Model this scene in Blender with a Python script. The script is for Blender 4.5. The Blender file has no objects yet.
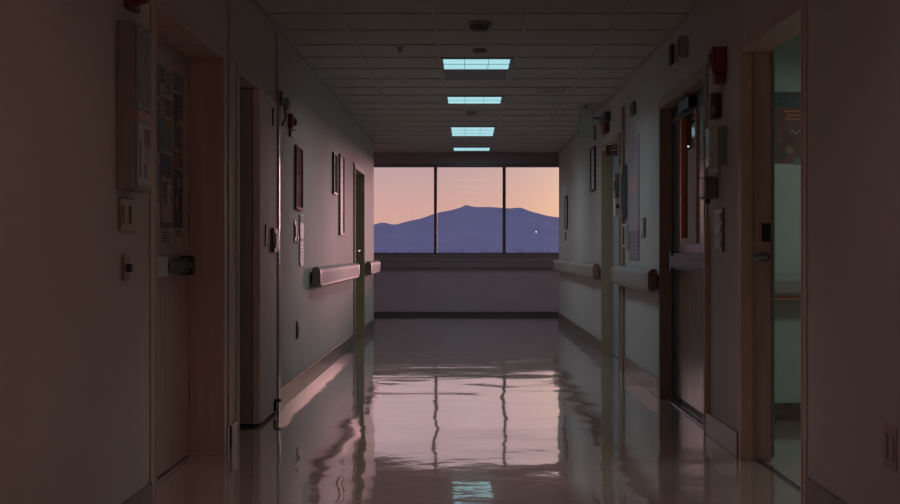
import bpy, math, random
from mathutils import Vector, noise
random.seed(7)
S = bpy.context.scene
COL = S.collection

# ---------------------------------------------------------------- camera
EYE = 1.10
F = 1250.0                       # focal length in pixels of the 900 px wide frame
cd = bpy.data.cameras.new('camera')
cam = bpy.data.objects.new('camera', cd)
COL.objects.link(cam)
cam.location = (0, 0, EYE)
cam.rotation_euler = (math.radians(90), 0, 0)
cd.sensor_width = 36
cd.lens = F / 900 * 36
cd.shift_x = -16 / 900
cd.shift_y = -1 / 900
cd.clip_end = 20000
cd.clip_start = 0.05
S.camera = cam

# ---------------------------------------------------------------- sky
W = bpy.data.worlds.new('dusk_sky')
S.world = W
W.use_nodes = True
nt = W.node_tree
nt.nodes.clear()
out = nt.nodes.new('ShaderNodeOutputWorld')
bg = nt.nodes.new('ShaderNodeBackground')
tc = nt.nodes.new('ShaderNodeTexCoord')
sep = nt.nodes.new('ShaderNodeSeparateXYZ')
ramp = nt.nodes.new('ShaderNodeValToRGB')
nt.links.new(tc.outputs['Generated'], sep.inputs[0])
mr = nt.nodes.new('ShaderNodeMapRange')
mr.inputs['From Min'].default_value = -0.05
mr.inputs['From Max'].default_value = 0.6
nt.links.new(sep.outputs['Z'], mr.inputs['Value'])
nt.links.new(mr.outputs[0], ramp.inputs[0])
cr = ramp.color_ramp
SKY = [(-0.05, (.05, .05, .08)), (-0.006, (.10, .09, .14)), (0.0, (.76, .41, .33)), (0.035, (.72, .41, .37)),
       (0.068, (.60, .39, .41)), (0.13, (.70, .47, .50)), (0.30, (.36, .29, .38)), (0.60, (.15, .17, .27))]
while len(cr.elements) < len(SKY):
    cr.elements.new(0.5)
for e, (p, c) in zip(cr.elements, SKY):
    e.position = (p + .05) / .65
    e.color = (*c, 1)
# sunset glow on the right hand side of the view
az = math.radians(13)
el = math.radians(1.5)
GD = (math.sin(az) * math.cos(el), math.cos(az) * math.cos(el), math.sin(el))
dot = nt.nodes.new('ShaderNodeVectorMath'); dot.operation = 'DOT_PRODUCT'
nt.links.new(tc.outputs['Generated'], dot.inputs[0])
dot.inputs[1].default_value = GD
pw = nt.nodes.new('ShaderNodeMath'); pw.operation = 'POWER'
mx0 = nt.nodes.new('ShaderNodeMath'); mx0.operation = 'MAXIMUM'; mx0.inputs[1].default_value = 0
nt.links.new(dot.outputs['Value'], mx0.inputs[0])
nt.links.new(mx0.outputs[0], pw.inputs[0])
pw.inputs[1].default_value = 120
add = nt.nodes.new('ShaderNodeMixRGB'); add.blend_type = 'ADD'
nt.links.new(pw.outputs[0], add.inputs[0])
nt.links.new(ramp.outputs[0], add.inputs[1])
add.inputs[2].default_value = (1.0, .64, .08, 1)
nt.links.new(add.outputs[0], bg.inputs[0])
bg.inputs[1].default_value = 1.0
nt.links.new(bg.outputs[0], out.inputs[0])

# ---------------------------------------------------------------- sun
def sun(name, azd, eld, energy, color, ang):
    ld = bpy.data.lights.new(name, 'SUN')
    ld.energy = energy; ld.color = color; ld.angle = math.radians(ang)
    o = bpy.data.objects.new(name, ld); COL.objects.link(o)
    a, e = math.radians(azd), math.radians(eld)
    d = Vector((math.sin(a) * math.cos(e), math.cos(a) * math.cos(e), math.sin(e)))
    o.rotation_euler = d.to_track_quat('Z', 'Y').to_euler()
    o.location = (4, 24, 2.5)
    return o
sun('evening_sun', 17, 3.2, 1.45, (1.0, .49, .52), 9)

S.view_settings.view_transform = 'Standard'
S.view_settings.look = 'None'
S.view_settings.exposure = 0.0
S.view_settings.gamma = 1.0
S.view_settings.use_curve_mapping = False
S.cycles.max_bounces = 10
S.cycles.diffuse_bounces = 5
S.cycles.glossy_bounces = 5
S.cycles.transparent_max_bounces = 12
S.cycles.use_denoising = True
S.cycles.sample_clamp_indirect = 4

# strengths of the ceiling lamps (watts)
LAMP_FAR = 6.0
COOL = (.74, .93, 1.0)
WARM = (1.0, .70, .66)

# ---------------------------------------------------------------- materials
MATS = {}
def mat(name, col, rough=.6, metal=0.0, var=.06, scale=6.0, bump=0.0, bscale=40.0, coat=0.0, stretch=(1, 1, 1), spec=.5, emit=None):
    if name in MATS: return MATS[name]
    m = bpy.data.materials.new(name); m.use_nodes = True
    n = m.node_tree.nodes; l = m.node_tree.links
    p = n['Principled BSDF']
    g = n.new('ShaderNodeNewGeometry')
    mp = n.new('ShaderNodeMapping'); mp.inputs['Scale'].default_value = stretch
    l.new(g.outputs['Position'], mp.inputs[0])
    t = n.new('ShaderNodeTexNoise'); t.inputs['Scale'].default_value = scale; t.inputs['Detail'].default_value = 4
    l.new(mp.outputs[0], t.inputs['Vector'])
    r = n.new('ShaderNodeValToRGB')
    r.color_ramp.elements[0].position = .3; r.color_ramp.elements[1].position = .7
    r.color_ramp.elements[0].color = (*[c * (1 - var) for c in col], 1)
    r.color_ramp.elements[1].color = (*[min(1, c * (1 + var)) for c in col], 1)
    l.new(t.outputs[0], r.inputs[0]); l.new(r.outputs[0], p.inputs['Base Color'])
    p.inputs['Roughness'].default_value = rough
    p.inputs['Metallic'].default_value = metal
    p.inputs['Coat Weight'].default_value = coat
    p.inputs['Coat Roughness'].default_value = .08
    p.inputs['Specular IOR Level'].default_value = spec
    if bump:
        t2 = n.new('ShaderNodeTexNoise'); t2.inputs['Scale'].default_value = bscale; t2.inputs['Detail'].default_value = 3
        l.new(mp.outputs[0], t2.inputs['Vector'])
        b = n.new('ShaderNodeBump'); b.inputs['Strength'].default_value = bump; b.inputs['Distance'].default_value = .004
        l.new(t2.outputs[0], b.inputs['Height']); l.new(b.outputs[0], p.inputs['Normal'])
    if emit:
        p.inputs['Emission Color'].default_value = (*emit[0], 1)
        p.inputs['Emission Strength'].default_value = emit[1]
    MATS[name] = m
    return m

def floor_material():
    m = bpy.data.materials.new('waxed_floor'); m.use_nodes = True
    n = m.node_tree.nodes; l = m.node_tree.links
    p = n['Principled BSDF']
    g = n.new('ShaderNodeNewGeometry')
    t = n.new('ShaderNodeTexNoise'); t.inputs['Scale'].default_value = 2.2; t.inputs['Detail'].default_value = 6
    l.new(g.outputs['Position'], t.inputs['Vector'])
    r = n.new('ShaderNodeValToRGB')
    r.color_ramp.elements[0].position = .35; r.color_ramp.elements[1].position = .68
    r.color_ramp.elements[0].color = (.50, .39, .355, 1)
    r.color_ramp.elements[1].color = (.61, .49, .45, 1)
    l.new(t.outputs[0], r.inputs[0])
    # vinyl tiles, 61 cm, with very faint joints
    br = n.new('ShaderNodeTexBrick')
    br.offset = 0; br.inputs['Scale'].default_value = 1
    br.inputs['Brick Width'].default_value = .61; br.inputs['Row Height'].default_value = .61
    br.inputs['Mortar Size'].default_value = .003
    br.inputs['Color1'].default_value = (1, 1, 1, 1); br.inputs['Color2'].default_value = (.96, .96, .96, 1)
    br.inputs['Mortar'].default_value = (.8, .78, .75, 1)
    l.new(g.outputs['Position'], br.inputs['Vector'])
    mu = n.new('ShaderNodeMixRGB'); mu.blend_type = 'MULTIPLY'; mu.inputs[0].default_value = 1
    l.new(r.outputs[0], mu.inputs[1]); l.new(br.outputs['Color'], mu.inputs[2])
    l.new(mu.outputs[0], p.inputs['Base Color'])
    p.inputs['Roughness'].default_value = .12
    p.inputs['IOR'].default_value = 1.55
    p.inputs['Coat Weight'].default_value = 1.0
    p.inputs['Coat IOR'].default_value = 2.0
    p.inputs['Coat Roughness'].default_value = .03
    # slow undulation of the slab + finer wax ripple
    def wave(scale, detail, st, dist, prev=None, stretch=(1, 1, 1)):
        mp = n.new('ShaderNodeMapping'); mp.inputs['Scale'].default_value = stretch
        l.new(g.outputs['Position'], mp.inputs[0])
        q = n.new('ShaderNodeTexNoise'); q.inputs['Scale'].default_value = scale; q.inputs['Detail'].default_value = detail
        l.new(mp.outputs[0], q.inputs['Vector'])
        b = n.new('ShaderNodeBump'); b.inputs['Strength'].default_value = st; b.inputs['Distance'].default_value = dist
        l.new(q.outputs[0], b.inputs['Height'])
        if prev: l.new(prev.outputs[0], b.inputs['Normal'])
        return b
    b1 = wave(1.0, 1.0, 1.0, FW[0])
    b2 = wave(2.6, 1.5, 1.0, FW[1], b1)
    b3 = wave(14, 2, 1.0, FW[2], b2)
    l.new(b3.outputs[0], p.inputs['Normal']); l.new(b3.outputs[0], p.inputs['Coat Normal'])
    return m
FW = (.011, .0032, .00040)

def ceiling_material():
    m = mat('ceiling_tile', (.50, .455, .41), .95, var=.05, scale=1.2, bump=.6, bscale=120)
    return m

def glass_material():
    m = bpy.data.materials.new('window_glass'); m.use_nodes = True
    n = m.node_tree.nodes; l = m.node_tree.links
    n.remove(n['Principled BSDF'])
    o = [x for x in n if x.type == 'OUTPUT_MATERIAL'][0]
    a = n.new('ShaderNodeBsdfTransparent'); a.inputs[0].default_value = (.97, .98, .98, 1)
    b = n.new('ShaderNodeBsdfGlossy'); b.inputs['Roughness'].default_value = .01
    fr = n.new('ShaderNodeFresnel'); fr.inputs[0].default_value = 1.45
    mx = n.new('ShaderNodeMixShader')
    l.new(fr.outputs[0], mx.inputs[0]); l.new(a.outputs[0], mx.inputs[1]); l.new(b.outputs[0], mx.inputs[2])
    l.new(mx.outputs[0], o.inputs[0])
    return m

M_FLOOR = floor_material()
M_WALL = mat('painted_wall', (.60, .53, .495), .75, var=.03, scale=1.4, bump=.25, bscale=60)
M_WALLR = mat('painted_wall_right', (.58, .54, .53), .75, var=.03, scale=1.4, bump=.25, bscale=60)
M_WALLE = mat('painted_end_wall', (.60, .59, .66), .6, var=.03, scale=1.4, bump=.25, bscale=60)
M_ROOM = mat('mint_wall', (.54, .60, .55), .6, var=.03)
M_CEIL = ceiling_material()
M_TBAR = mat('ceiling_bar', (.46, .42, .385), .6, var=.03)
M_BASE = mat('vinyl_baseboard', (.18, .125, .11), .35, var=.35, scale=9, stretch=(1, .6, 1.6))
M_CASE = mat('brown_door_casing', (.56, .41, .345), .45, var=.10, scale=3, stretch=(6, 6, .4))
M_CASED = mat('dark_door_casing', (.42, .29, .22), .45, var=.10, scale=3, stretch=(6, 6, .4))
M_OLIVE = mat('olive_door_paint', (.42, .34, .22), .65, var=.05)
M_DOOR = mat('brown_wood_door', (.50, .38, .32), .35, var=.12, scale=4, stretch=(6, 6, .35), bump=.1)
M_DOORR = mat('dark_wood_door', (.27, .16, .10), .22, var=.18, scale=4, stretch=(6, 6, .3), bump=.1)
M_PALE = mat('pale_laminate_door', (.76, .60, .56), .6, var=.05, scale=4, stretch=(5, 5, .3))
M_DPAN = mat('grey_laminate', (.40, .37, .33), .5, var=.05)
M_GREYDOOR = mat('grey_blue_door', (.40, .44, .50), .4, var=.04)
M_STEEL = mat('brushed_steel', (.48, .47, .50), .28, 1.0, var=.08, scale=30, stretch=(1, 1, 8))
M_DSTEEL = mat('dark_steel', (.16, .17, .20), .32, .8, var=.08)
M_BLUEST = mat('blue_grey_bar', (.07, .095, .15), .4, .1, var=.05)
M_BLACK = mat('black_plastic', (.025, .025, .028), .4, var=.1)
M_NAVY = mat('dark_navy_paint', (.03, .038, .052), .35, var=.1)
M_DGLASS = mat('dark_glass', (.02, .022, .028), .08, var=.05, spec=.6)
M_ORANGE = mat('orange_wood_stop', (.85, .24, .12), .35, var=.1)
M_WHITE = mat('white_plastic', (.62, .60, .57), .35, var=.03)
M_GREYP = mat('grey_plastic', (.32, .32, .30), .4, var=.04)
M_DGREYP = mat('dark_grey_plastic', (.12, .115, .115), .4, var=.05)
M_YELL = mat('aged_ivory_plastic', (.30, .24, .16), .4, var=.04)
M_RED = mat('alarm_red', (.20, .022, .026), .35, var=.06)
M_DRED = mat('dark_red', (.20, .03, .035), .4, var=.06)
M_RAIL = mat('handrail_vinyl', (.38, .345, .33), .62, spec=.3, var=.03, bump=.15, bscale=90)
M_RAILCAP = mat('handrail_tan_cap', (.28, .19, .14), .4, var=.05)
M_FRAMEB = mat('black_frame', (.035, .03, .03), .55, var=.1)
M_FRAMEW = mat('brown_frame', (.16, .07, .065), .6, var=.1)
M_PAPER = mat('white_paper', (.60, .58, .57), .7, var=.02)
M_LILAC = mat('lilac_paper', (.44, .37, .42), .6, var=.04, scale=3)
M_LILACD = mat('purple_paper', (.30, .22, .30), .6, var=.04)
M_PINKP = mat('pink_paper', (.55, .36, .36), .6, var=.04)
M_GREENP = mat('pale_green_panel', (.40, .47, .40), .45, var=.04)
M_GLASSY = mat('green_tinted_plastic', (.26, .35, .31), .2, var=.05)
M_GLASS = glass_material()
M_ALU = mat('bronze_window_frame', (.16, .145, .15), .45, .2, var=.05)
M_SILL = mat('grey_sill', (.33, .32, .34), .4, var=.05)
M_INK = mat('dark_ink', (.07, .065, .07), .6, var=.1)
M_LIT = mat('lit_diffuser', (.5, .6, .62), .6, var=.0, emit=((.37, .70, .77), 1.0))
M_UNLIT = mat('unlit_diffuser', (.22, .21, .20), .5, var=.03)
M_LENSBAR = mat('diffuser_bar', (.30, .42, .44), .5, var=.02)
M_ROOMLIT = mat('room_diffuser', (.5, .6, .55), .6, var=.0, emit=((.6, .9, .8), .8))
M_WARMLIT = mat('warm_fill_diffuser', (.6, .5, .45), .6, var=.0, emit=((1, .7, .6), .6))

# ---------------------------------------------------------------- mesh helpers
class MB:
    def __init__(s): s.v = []; s.f = []; s.fm = []; s.m = []; s.sm = []
    def mi(s, m):
        if m not in s.m: s.m.append(m)
        return s.m.index(m)
    def add(s, vs, fs, m, smooth=False):
        b = len(s.v); s.v += [tuple(v) for v in vs]
        k = s.mi(m)
        for f in fs:
            s.f.append([b + i for i in f]); s.fm.append(k); s.sm.append(smooth)
        return s
    def box(s, x0, x1, y0, y1, z0, z1, m):
        x0, x1 = min(x0, x1), max(x0, x1); y0, y1 = min(y0, y1), max(y0, y1); z0, z1 = min(z0, z1), max(z0, z1)
        vs = [(x, y, z) for x in (x0, x1) for y in (y0, y1) for z in (z0, z1)]
        return s.add(vs, [(0, 1, 3, 2), (4, 6, 7, 5), (0, 4, 5, 1), (2, 3, 7, 6), (0, 2, 6, 4), (1, 5, 7, 3)], m)
    def cyl(s, p0, p1, r, m, n=20, r1=None):
        p0 = Vector(p0); p1 = Vector(p1); d = (p1 - p0).normalized(); r1 = r if r1 is None else r1
        a = d.orthogonal().normalized(); b = d.cross(a)
        vs = []
        for p, rr in ((p0, r), (p1, r1)):
            for i in range(n):
                t = 2 * math.pi * i / n
                vs.append(p + (a * math.cos(t) + b * math.sin(t)) * rr)
        s.add(vs, [(i, (i + 1) % n, n + (i + 1) % n, n + i) for i in range(n)], m, True)
        s.add(vs[:n], [list(range(n))[::-1]], m); s.add(vs[n:], [list(range(n))], m)
        return s
    def tube(s, pts, r, m, n=10):
        for a, b in zip(pts[:-1], pts[1:]): s.cyl(a, b, r, m, n)
        return s
    def sweep(s, prof, y0, y1, m, axis='y', smooth=False, caps=True):
        """profile of (x, z) pairs extruded along y (or (y, z) along x)"""
        n = len(prof)
        if axis == 'y': vs = [(a, y0, b) for a, b in prof] + [(a, y1, b) for a, b in prof]
        else: vs = [(y0, a, b) for a, b in prof] + [(y1, a, b) for a, b in prof]
        s.add(vs, [(i, (i + 1) % n, n + (i + 1) % n, n + i) for i in range(n)], m, smooth)
        if caps:
            s.add(vs[:n], [list(range(n))[::-1]], m); s.add(vs[n:], [list(range(n))], m)
        return s
    def lathe(s, c, prof, m, n=28):
        """(r, z) profile about a vertical axis through c"""
        vs = []
        for r, z in prof:
            for i in range(n):
                t = 2 * math.pi * i / n
                vs.append((c[0] + r * math.cos(t), c[1] + r * math.sin(t), c[2] + z))
        fs = [(j * n + i, j * n + (i + 1) % n, (j + 1) * n + (i + 1) % n, (j + 1) * n + i) for j in range(len(prof) - 1) for i in range(n)]
        s.add(vs, fs, m, True)
        s.add(vs[:n], [list(range(n))], m); s.add(vs[-n:], [list(range(n))[::-1]], m)
        return s
    def build(s, name, parent=None, bevel=0.0, origin=None):
        if origin is None:
            if parent is not None: origin = Vector(parent['_o'])
            else:
                xs, ys, zs = zip(*s.v)
                origin = Vector(((min(xs) + max(xs)) / 2, (min(ys) + max(ys)) / 2, min(zs)))
        origin = Vector(origin)
        me = bpy.data.meshes.new(name)
        me.from_pydata([tuple(Vector(v) - origin) for v in s.v], [], s.f)
        for m in s.m: me.materials.append(m)
        me.polygons.foreach_set('material_index', s.fm)
        me.polygons.foreach_set('use_smooth', s.sm)
        me.validate(); me.update()
        import bmesh
        b = bmesh.new(); b.from_mesh(me); bmesh.ops.remove_doubles(b, verts=b.verts, dist=1e-5) if bevel else None
        bmesh.ops.recalc_face_normals(b, faces=b.faces); b.to_mesh(me); b.free()
        o = bpy.data.objects.new(name, me); COL.objects.link(o)
        o['_o'] = tuple(origin)
        if parent is not None:
            o.parent = parent
            o.location = origin - Vector(parent['_o'])
        else: o.location = origin
        if bevel:
            md = o.modifiers.new('bevel', 'BEVEL'); md.width = bevel; md.segments = 2; md.limit_method = 'ANGLE'
        return o

def empty(name, loc):
    o = bpy.data.objects.new(name, None); COL.objects.link(o); o.location = loc; o['_o'] = tuple(loc); o.empty_display_size = .1
    return o
def tag(o, label, cat, group=None, kind=None):
    o['label'] = label; o['category'] = cat
    if group: o['group'] = group
    if kind: o['kind'] = kind
    return o
def thing(name, loc, label, cat, group=None): return tag(empty(name, loc), label, cat, group)
def struct(o): o['kind'] = 'structure'; return o

DL, DR = 1.31, 1.45              # the corridor walls, left and right of the camera
CH = 2.64                        # ceiling height
def X(side, n): return -DL + n if side < 0 else DR - n      # n metres out of the wall into the corridor
def wz(side, px, n=0.0):         # depth along the wall under a column of the photo
    return F * (DL - n) / (466 - px) if side < 0 else F * (DR - n) / (px - 466)
def wh(side, px, py, n=0.0): return EYE + (251 - py) * wz(side, px, n) / F
def sbox(mb, side, y0, y1, h0, h1, n0, n1, m): return mb.box(X(side, n0), X(side, n1), y0, y1, h0, h1, m)

# ---------------------------------------------------------------- floor, ceiling, walls
struct(MB().box(-6, 6, -7, 21.45, -.12, 0, M_FLOOR).build('floor'))
ceil = MB().box(-6, 6, -7, 21.45, CH, CH + .12, M_CEIL)
ceil = struct(ceil.build('ceiling'))
GX = [-.82, -.21, .40, 1.01]
g = MB()
for x in GX: g.box(x - .012, x + .012, -6, 19.5, CH - .006, CH - .0005, M_TBAR)
k = -22
while 8.1 + .61 * k < 19.4:
    y = 8.1 + .61 * k
    if y > -6: g.box(-DL + .003, DR - .003, y - .012, y + .012, CH - .0065, CH - .001, M_TBAR)
    k += 1
for s in (-1, 1): sbox(g, s, -6, 19.5 if s > 0 else 17.75, CH - .03, CH - .001, .001, .02, M_TBAR)
g.build('ceiling_grid', ceil, origin=ceil.location)

def wall(name, side, segs, y0, y1, thick, m):
    """segs: openings (ya, yb, top)"""
    w = MB(); y = y0
    for a, b, t in segs:
        sbox(w, side, y, a, 0, CH, -thick, 0, m)
        sbox(w, side, a, b, t, CH, -thick, 0, m)
        y = b
    sbox(w, side, y, y1, 0, CH, -thick, 0, m)
    return struct(w.build(name))
L1 = (5.25, 6.74, 2.15); L2 = (7.17, 8.52, 2.13); L3 = (14.6, 15.9, 2.08)
R1 = (5.37, 6.57, 2.16); R2 = (7.55, 9.30, 2.17); R3 = (11.75, 13.22, 2.16)
wall('wall_left', -1, [L1, L2, L3], -6, 17.75, .22, M_WALL)
wall('wall_right', 1, [R1, R2, R3], -6, 19.5, .15, M_WALLR)
w = MB(); w.box(-6, -DL - .22, 17.6, 17.75, 0, CH, M_WALL); struct(w.build('wall_crossing_left'))
w = MB(); w.box(DR + .15, 6, 19.35, 19.5, 0, CH, M_WALLR); struct(w.build('wall_crossing_right'))
w = MB(); w.box(-6, 6, -6.15, -6, 0, CH, M_WALL); struct(w.build('wall_back'))
w = MB(); w.box(-6.15, -6, -6.15, 21.45, -.12, CH + .12, M_WALL); struct(w.build('wall_outer_left'))
w = MB(); w.box(6, 6.15, -6.15, 21.45, -.12, CH + .12, M_WALL); struct(w.build('wall_outer_right'))
w = MB(); w.box(DR + .15, 4.2, 8.1, 8.2, 0, CH, M_ROOM); struct(w.build('wall_side_room'))
w = MB(); w.box(4.2, 4.3, 3.0, 8.2, 0, CH, M_ROOM); struct(w.build('wall_room_far_side'))
w = MB(); w.box(DR + .15, 4.3, 2.9, 3.0, 0, CH, M_ROOM); struct(w.build('wall_room_near'))
w = MB(); w.box(DR + .155, 4.2, 8.085, 8.1, 0, .117, M_BASE); struct(w.build('baseboard_side_room'))

# end wall with its band of windows
YE = 21.3
ZS, ZT = 1.05, 2.56
w = MB(); w.box(-6, 6, YE, YE + .15, 0, ZS - .03, M_WALLE).box(-6, 6, YE, YE + .15, ZT, CH, M_WALLE)
w.box(-6, -5.2, YE, YE + .15, ZS - .03, ZT, M_WALLE).box(5.33, 6, YE, YE + .15, ZS - .03, ZT, M_WALLE)
struct(w.build('wall_end'))
w = MB(); w.box(-6, 6, YE - .09, YE + .15, ZS - .03, ZS, M_SILL); struct(w.build('trim_1', bevel=.005))      # window sill
w = MB(); M_BULK = mat('dark_bulkhead', (.30, .26, .28), .6, var=.04)
w.box(-6, 6, 19.5, 19.66, 2.43, CH, M_BULK)
w.box(-6, 6, 19.485, 19.5, 2.43, 2.455, M_ALU).box(-6, 6, 19.49, 19.5, 2.55, 2.565, M_BULK); struct(w.build('trim_2'))             # bulkhead before the windows
w = MB(); w.box(-6, 6, YE - .014, YE, 0, .065, M_DGREYP); struct(w.build('baseboard_end'))
wi = 0
MUL = [-.52 + 1.171 * i for i in range(-4, 6)]
for a, b in zip(MUL[:-1], MUL[1:]):
    wi += 1
    e = struct(empty('window_%d' % wi, ((a + b) / 2, YE + .05, ZS)))
    f = MB()
    f.box(a, a + .026, YE - .02, YE + .09, ZS, ZT, M_ALU).box(b - .026, b, YE - .02, YE + .09, ZS, ZT, M_ALU)
    f.box(a + .026, b - .026, YE, YE + .09, ZS, ZS + .02, M_ALU).box(a + .026, b - .026, YE, YE + .09, ZT - .03, ZT, M_ALU)
    f.build('window_frame', e, bevel=.002)
    p = MB().box(a + .024, b - .024, YE + .045, YE + .051, ZS + .018, ZT - .028, M_GLASS); p.build('window_pane', e)

# baseboards
def base(name, side, y0, y1, h=.14): struct(sbox(MB(), side, y0, y1, 0, h, .0005, .012, M_BASE).build(name, bevel=.003))
base('baseboard_left_near', -1, -6, L1[0] - .07)
base('baseboard_left_pier', -1, L1[1] + .07, L2[0] - .07)
base('baseboard_left_middle', -1, 9.22, L3[0] - .05)
base('baseboard_left_far', -1, L3[1] + .05, 17.75)
base('baseboard_right_near', 1, -6, R1[0] - .07)
base('baseboard_right_pier', 1, R1[1] + .07, R2[0] - .07, .135)
base('baseboard_right_middle', 1, R2[1] + .07, R3[0] - .06)
base('baseboard_right_far', 1, R3[1] + .06, 19.5)
# corner guards and flat pilaster
struct(sbox(MB(), -1, 6.86, 6.93, .0, CH - .03, .001, .012, M_CASE).build('trim_3', bevel=.002))
w = MB(); sbox(w, -1, 8.60, 9.2, 0, CH - .03, .0005, .015, M_WALL); sbox(w, -1, 8.60, 9.2, 0, .15, .015, .024, M_BASE); struct(w.build('trim_4'))

# ---------------------------------------------------------------- doors
def casing(parent, side, op, cm, cw=.065, depth=.18, m_rev=None, n=.018):
    a, b, t = op; m_rev = m_rev or cm
    f = MB()
    sbox(f, side, a - cw, a, 0, t + cw, .001, n, cm); sbox(f, side, b, b + cw, 0, t + cw, .001, n, cm)
    sbox(f, side, a, b, t, t + cw, .001, n, cm)
    sbox(f, side, a - .006, a + .014, 0, t, -depth, n + .003, m_rev); sbox(f, side, b - .014, b + .006, 0, t, -depth, n + .003, m_rev)
    sbox(f, side, a + .014, b - .014, t - .014, t + .006, -depth, n + .003, m_rev)
    return f.build('door_frame', parent, bevel=.003)
def bar(parent, side, y0, y1, h0, h1, n0, m1, m2, name='push_bar', near=.09):
    b = MB(); sbox(b, side, y0, y1, h0 + .01, h1 - .01, n0, n0 + .045, m1)
    o = b.build(name, parent, bevel=.008)
    c = MB(); sbox(c, side, y0 - .01, y0 + near, h0, h1, n0 + .001, n0 + .058, m2); sbox(c, side, y1 - .07, y1 + .01, h0, h1, n0 + .001, n0 + .058, m1)
    c.build('end_housing', o, bevel=.006)
    d = MB(); sbox(d, side, y0 + near + .005, y1 - .075, h0 + .03, h1 - .03, n0 + .045, n0 + .064, m1)
    d.build('press_pad', o, bevel=.006)
    return o

# door 1: near left, covered in flyers
d1 = struct(empty('door_1', (X(-1, -.18), 6.0, 0)))
casing(d1, -1, L1, M_CASE, .075, n=.007)
o = MB(); sbox(o, -1, L1[0] + .014, L1[1] - .014, .008, L1[2] - .014, -.22, -.18, M_DOOR); leaf = o.build('door_leaf', d1)
o = MB(); sbox(o, -1, L1[0] + .05, L1[1] - .05, .03, .25, -.18, -.176, M_DOOR); o.build('kick_plate', leaf)
bar(d1, -1, 5.6, 6.60, .975, 1.075, -.18, M_BLACK, mat('sky_tinted_metal', (.36, .33, .42), .3, .2), near=.42)  # sky reflection on the near housing is put into its violet colour
o = MB()
for h in (.3, 1.2, 1.95): o.cyl((X(-1, -.17), 6.715, h), (X(-1, -.17), 6.715, h + .1), .008, M_DOOR)
o.build('hinge', d1)

# door 2: folding door standing half open
d2 = struct(empty('door_2', (X(-1, 0), 7.85, 0)))
casing(d2, -1, L2, M_CASE, .05, .2, n=.007)
o = MB(); sbox(o, -1, L2[0] + .014, L2[1] - .014, 0.0, L2[2] - .014, -.22, -.18, M_DPAN); o.build('back_panel', d2)
o = MB(); sbox(o, -1, 7.79, 7.83, .02, 2.11, -.175, -.025, M_DPAN); o.build('folded_leaf', d2, bevel=.003)
o = MB(); sbox(o, -1, 7.79, L2[1] - .02, .02, 2.11, -.02, .025, M_PALE); lf = o.build('door_leaf', d2, bevel=.004)
o = MB(); sbox(o, -1, 7.98, 8.00, 1.13, 1.27, .026, .034, M_DGREYP); o.build('pull_slot', lf)
o = MB(); sbox(o, -1, 8.22, 8.42, 1.09, 1.25, .026, .05, M_DGREYP); sbox(o, -1, 8.25, 8.39, 1.12, 1.22, .05, .056, M_GREYP); o.build('lock_box', lf, bevel=.006)
o = MB(); o.cyl((X(-1, .03), 8.36, .03), (X(-1, .03), 8.36, .10), .012, M_BLACK); o.cyl((X(-1, .03), 8.36, .10), (X(-1, .075), 8.36, .10), .010, M_BLACK); o.build('foot_bolt', lf)
o = MB(); sbox(o, -1, 8.28, 8.32, 1.93, 2.05, .026, .035, M_DGREYP); o.build('top_catch', lf)
o = MB(); sbox(o, -1, 8.50, 8.545, 0, 2.2, .024, .04, M_STEEL); o.build('steel_edge_strip', d2, bevel=.004)
o = MB(); sbox(o, -1, 8.50, 8.56, 2.09, 2.19, .042, .06, M_DSTEEL); o.tube([(X(-1, .06), 8.56, 2.14), (X(-1, .065), 8.64, 2.02), (X(-1, .05), 8.56, 1.96)], .009, M_DSTEEL); o.build('door_closer', d2, bevel=.004)

# door 3: far left olive door with slit window
d3 = struct(empty('door_3', (X(-1, -.1), 15.2, 0)))
casing(d3, -1, L3, M_OLIVE, .05, .12)
o = MB(); sbox(o, -1, L3[0] + .014, L3[1] - .014, .008, L3[2] - .014, -.16, -.12, M_OLIVE); lf = o.build('door_leaf', d3)
o = MB(); sbox(o, -1, 15.25, 15.55, 1.2, 1.98, -.119, -.112, M_DGLASS); o.build('slit_window', lf)
o = MB(); sbox(o, -1, 15.60, 15.8, 1.02, 1.2, -.119, -.09, M_BLACK); sbox(o, -1, 15.62, 15.78, 1.04, 1.12, -.0895, -.08, M_ORANGE); o.cyl((X(-1, -.09), 15.7, 1.1), (X(-1, -.03), 15.7, 1.1), .016, M_ORANGE); o.cyl((X(-1, -.035), 15.7, 1.1), (X(-1, -.035), 15.58, 1.1), .012, M_STEEL); o.build('door_lock', lf)

# door 4: near right, open frame into the side room
d4 = struct(empty('door_4', (X(1, -.08), 5.97, 0)))
casing(d4, 1, R1, M_CASE, .062, .151, n=.006)
o = MB(); o.box(X(1, -.145), X(1, -.10), R1[1] - .022, R1[1] - .015, 1.15, 1.245, M_BLACK); o.build('strike_plate', d4)
o = MB(); o.cyl((X(1, -.11), R1[1] - .015, 1.07), (X(1, -.11), R1[1] - .06, 1.07), .024, M_DSTEEL); o.cyl((X(1, -.12), R1[1] - .055, 1.065), (X(1, -.05), R1[1] - .055, 1.065), .010, M_STEEL)
o.build('door_latch', d4)
o = MB(); sbox(o, 1, R1[1] - .03, R1[1] - .0145, 0, R1[2] - .02, -.062, -.05, M_CASED); o.build('door_stop', d4)
o = MB(); sbox(o, 1, R1[0], R1[1], 0, .006, -.10, -.075, M_DSTEEL); o.build('threshold', d4)
o = MB(); o.box(X(1, -.152), X(1, -.165), R1[1] - .03, R1[1] - .004, 0.02, R1[2], M_GLASSY); o.build('lit_edge_strip', d4)  # green strip stands in for the jamb edge lit by the room

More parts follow.
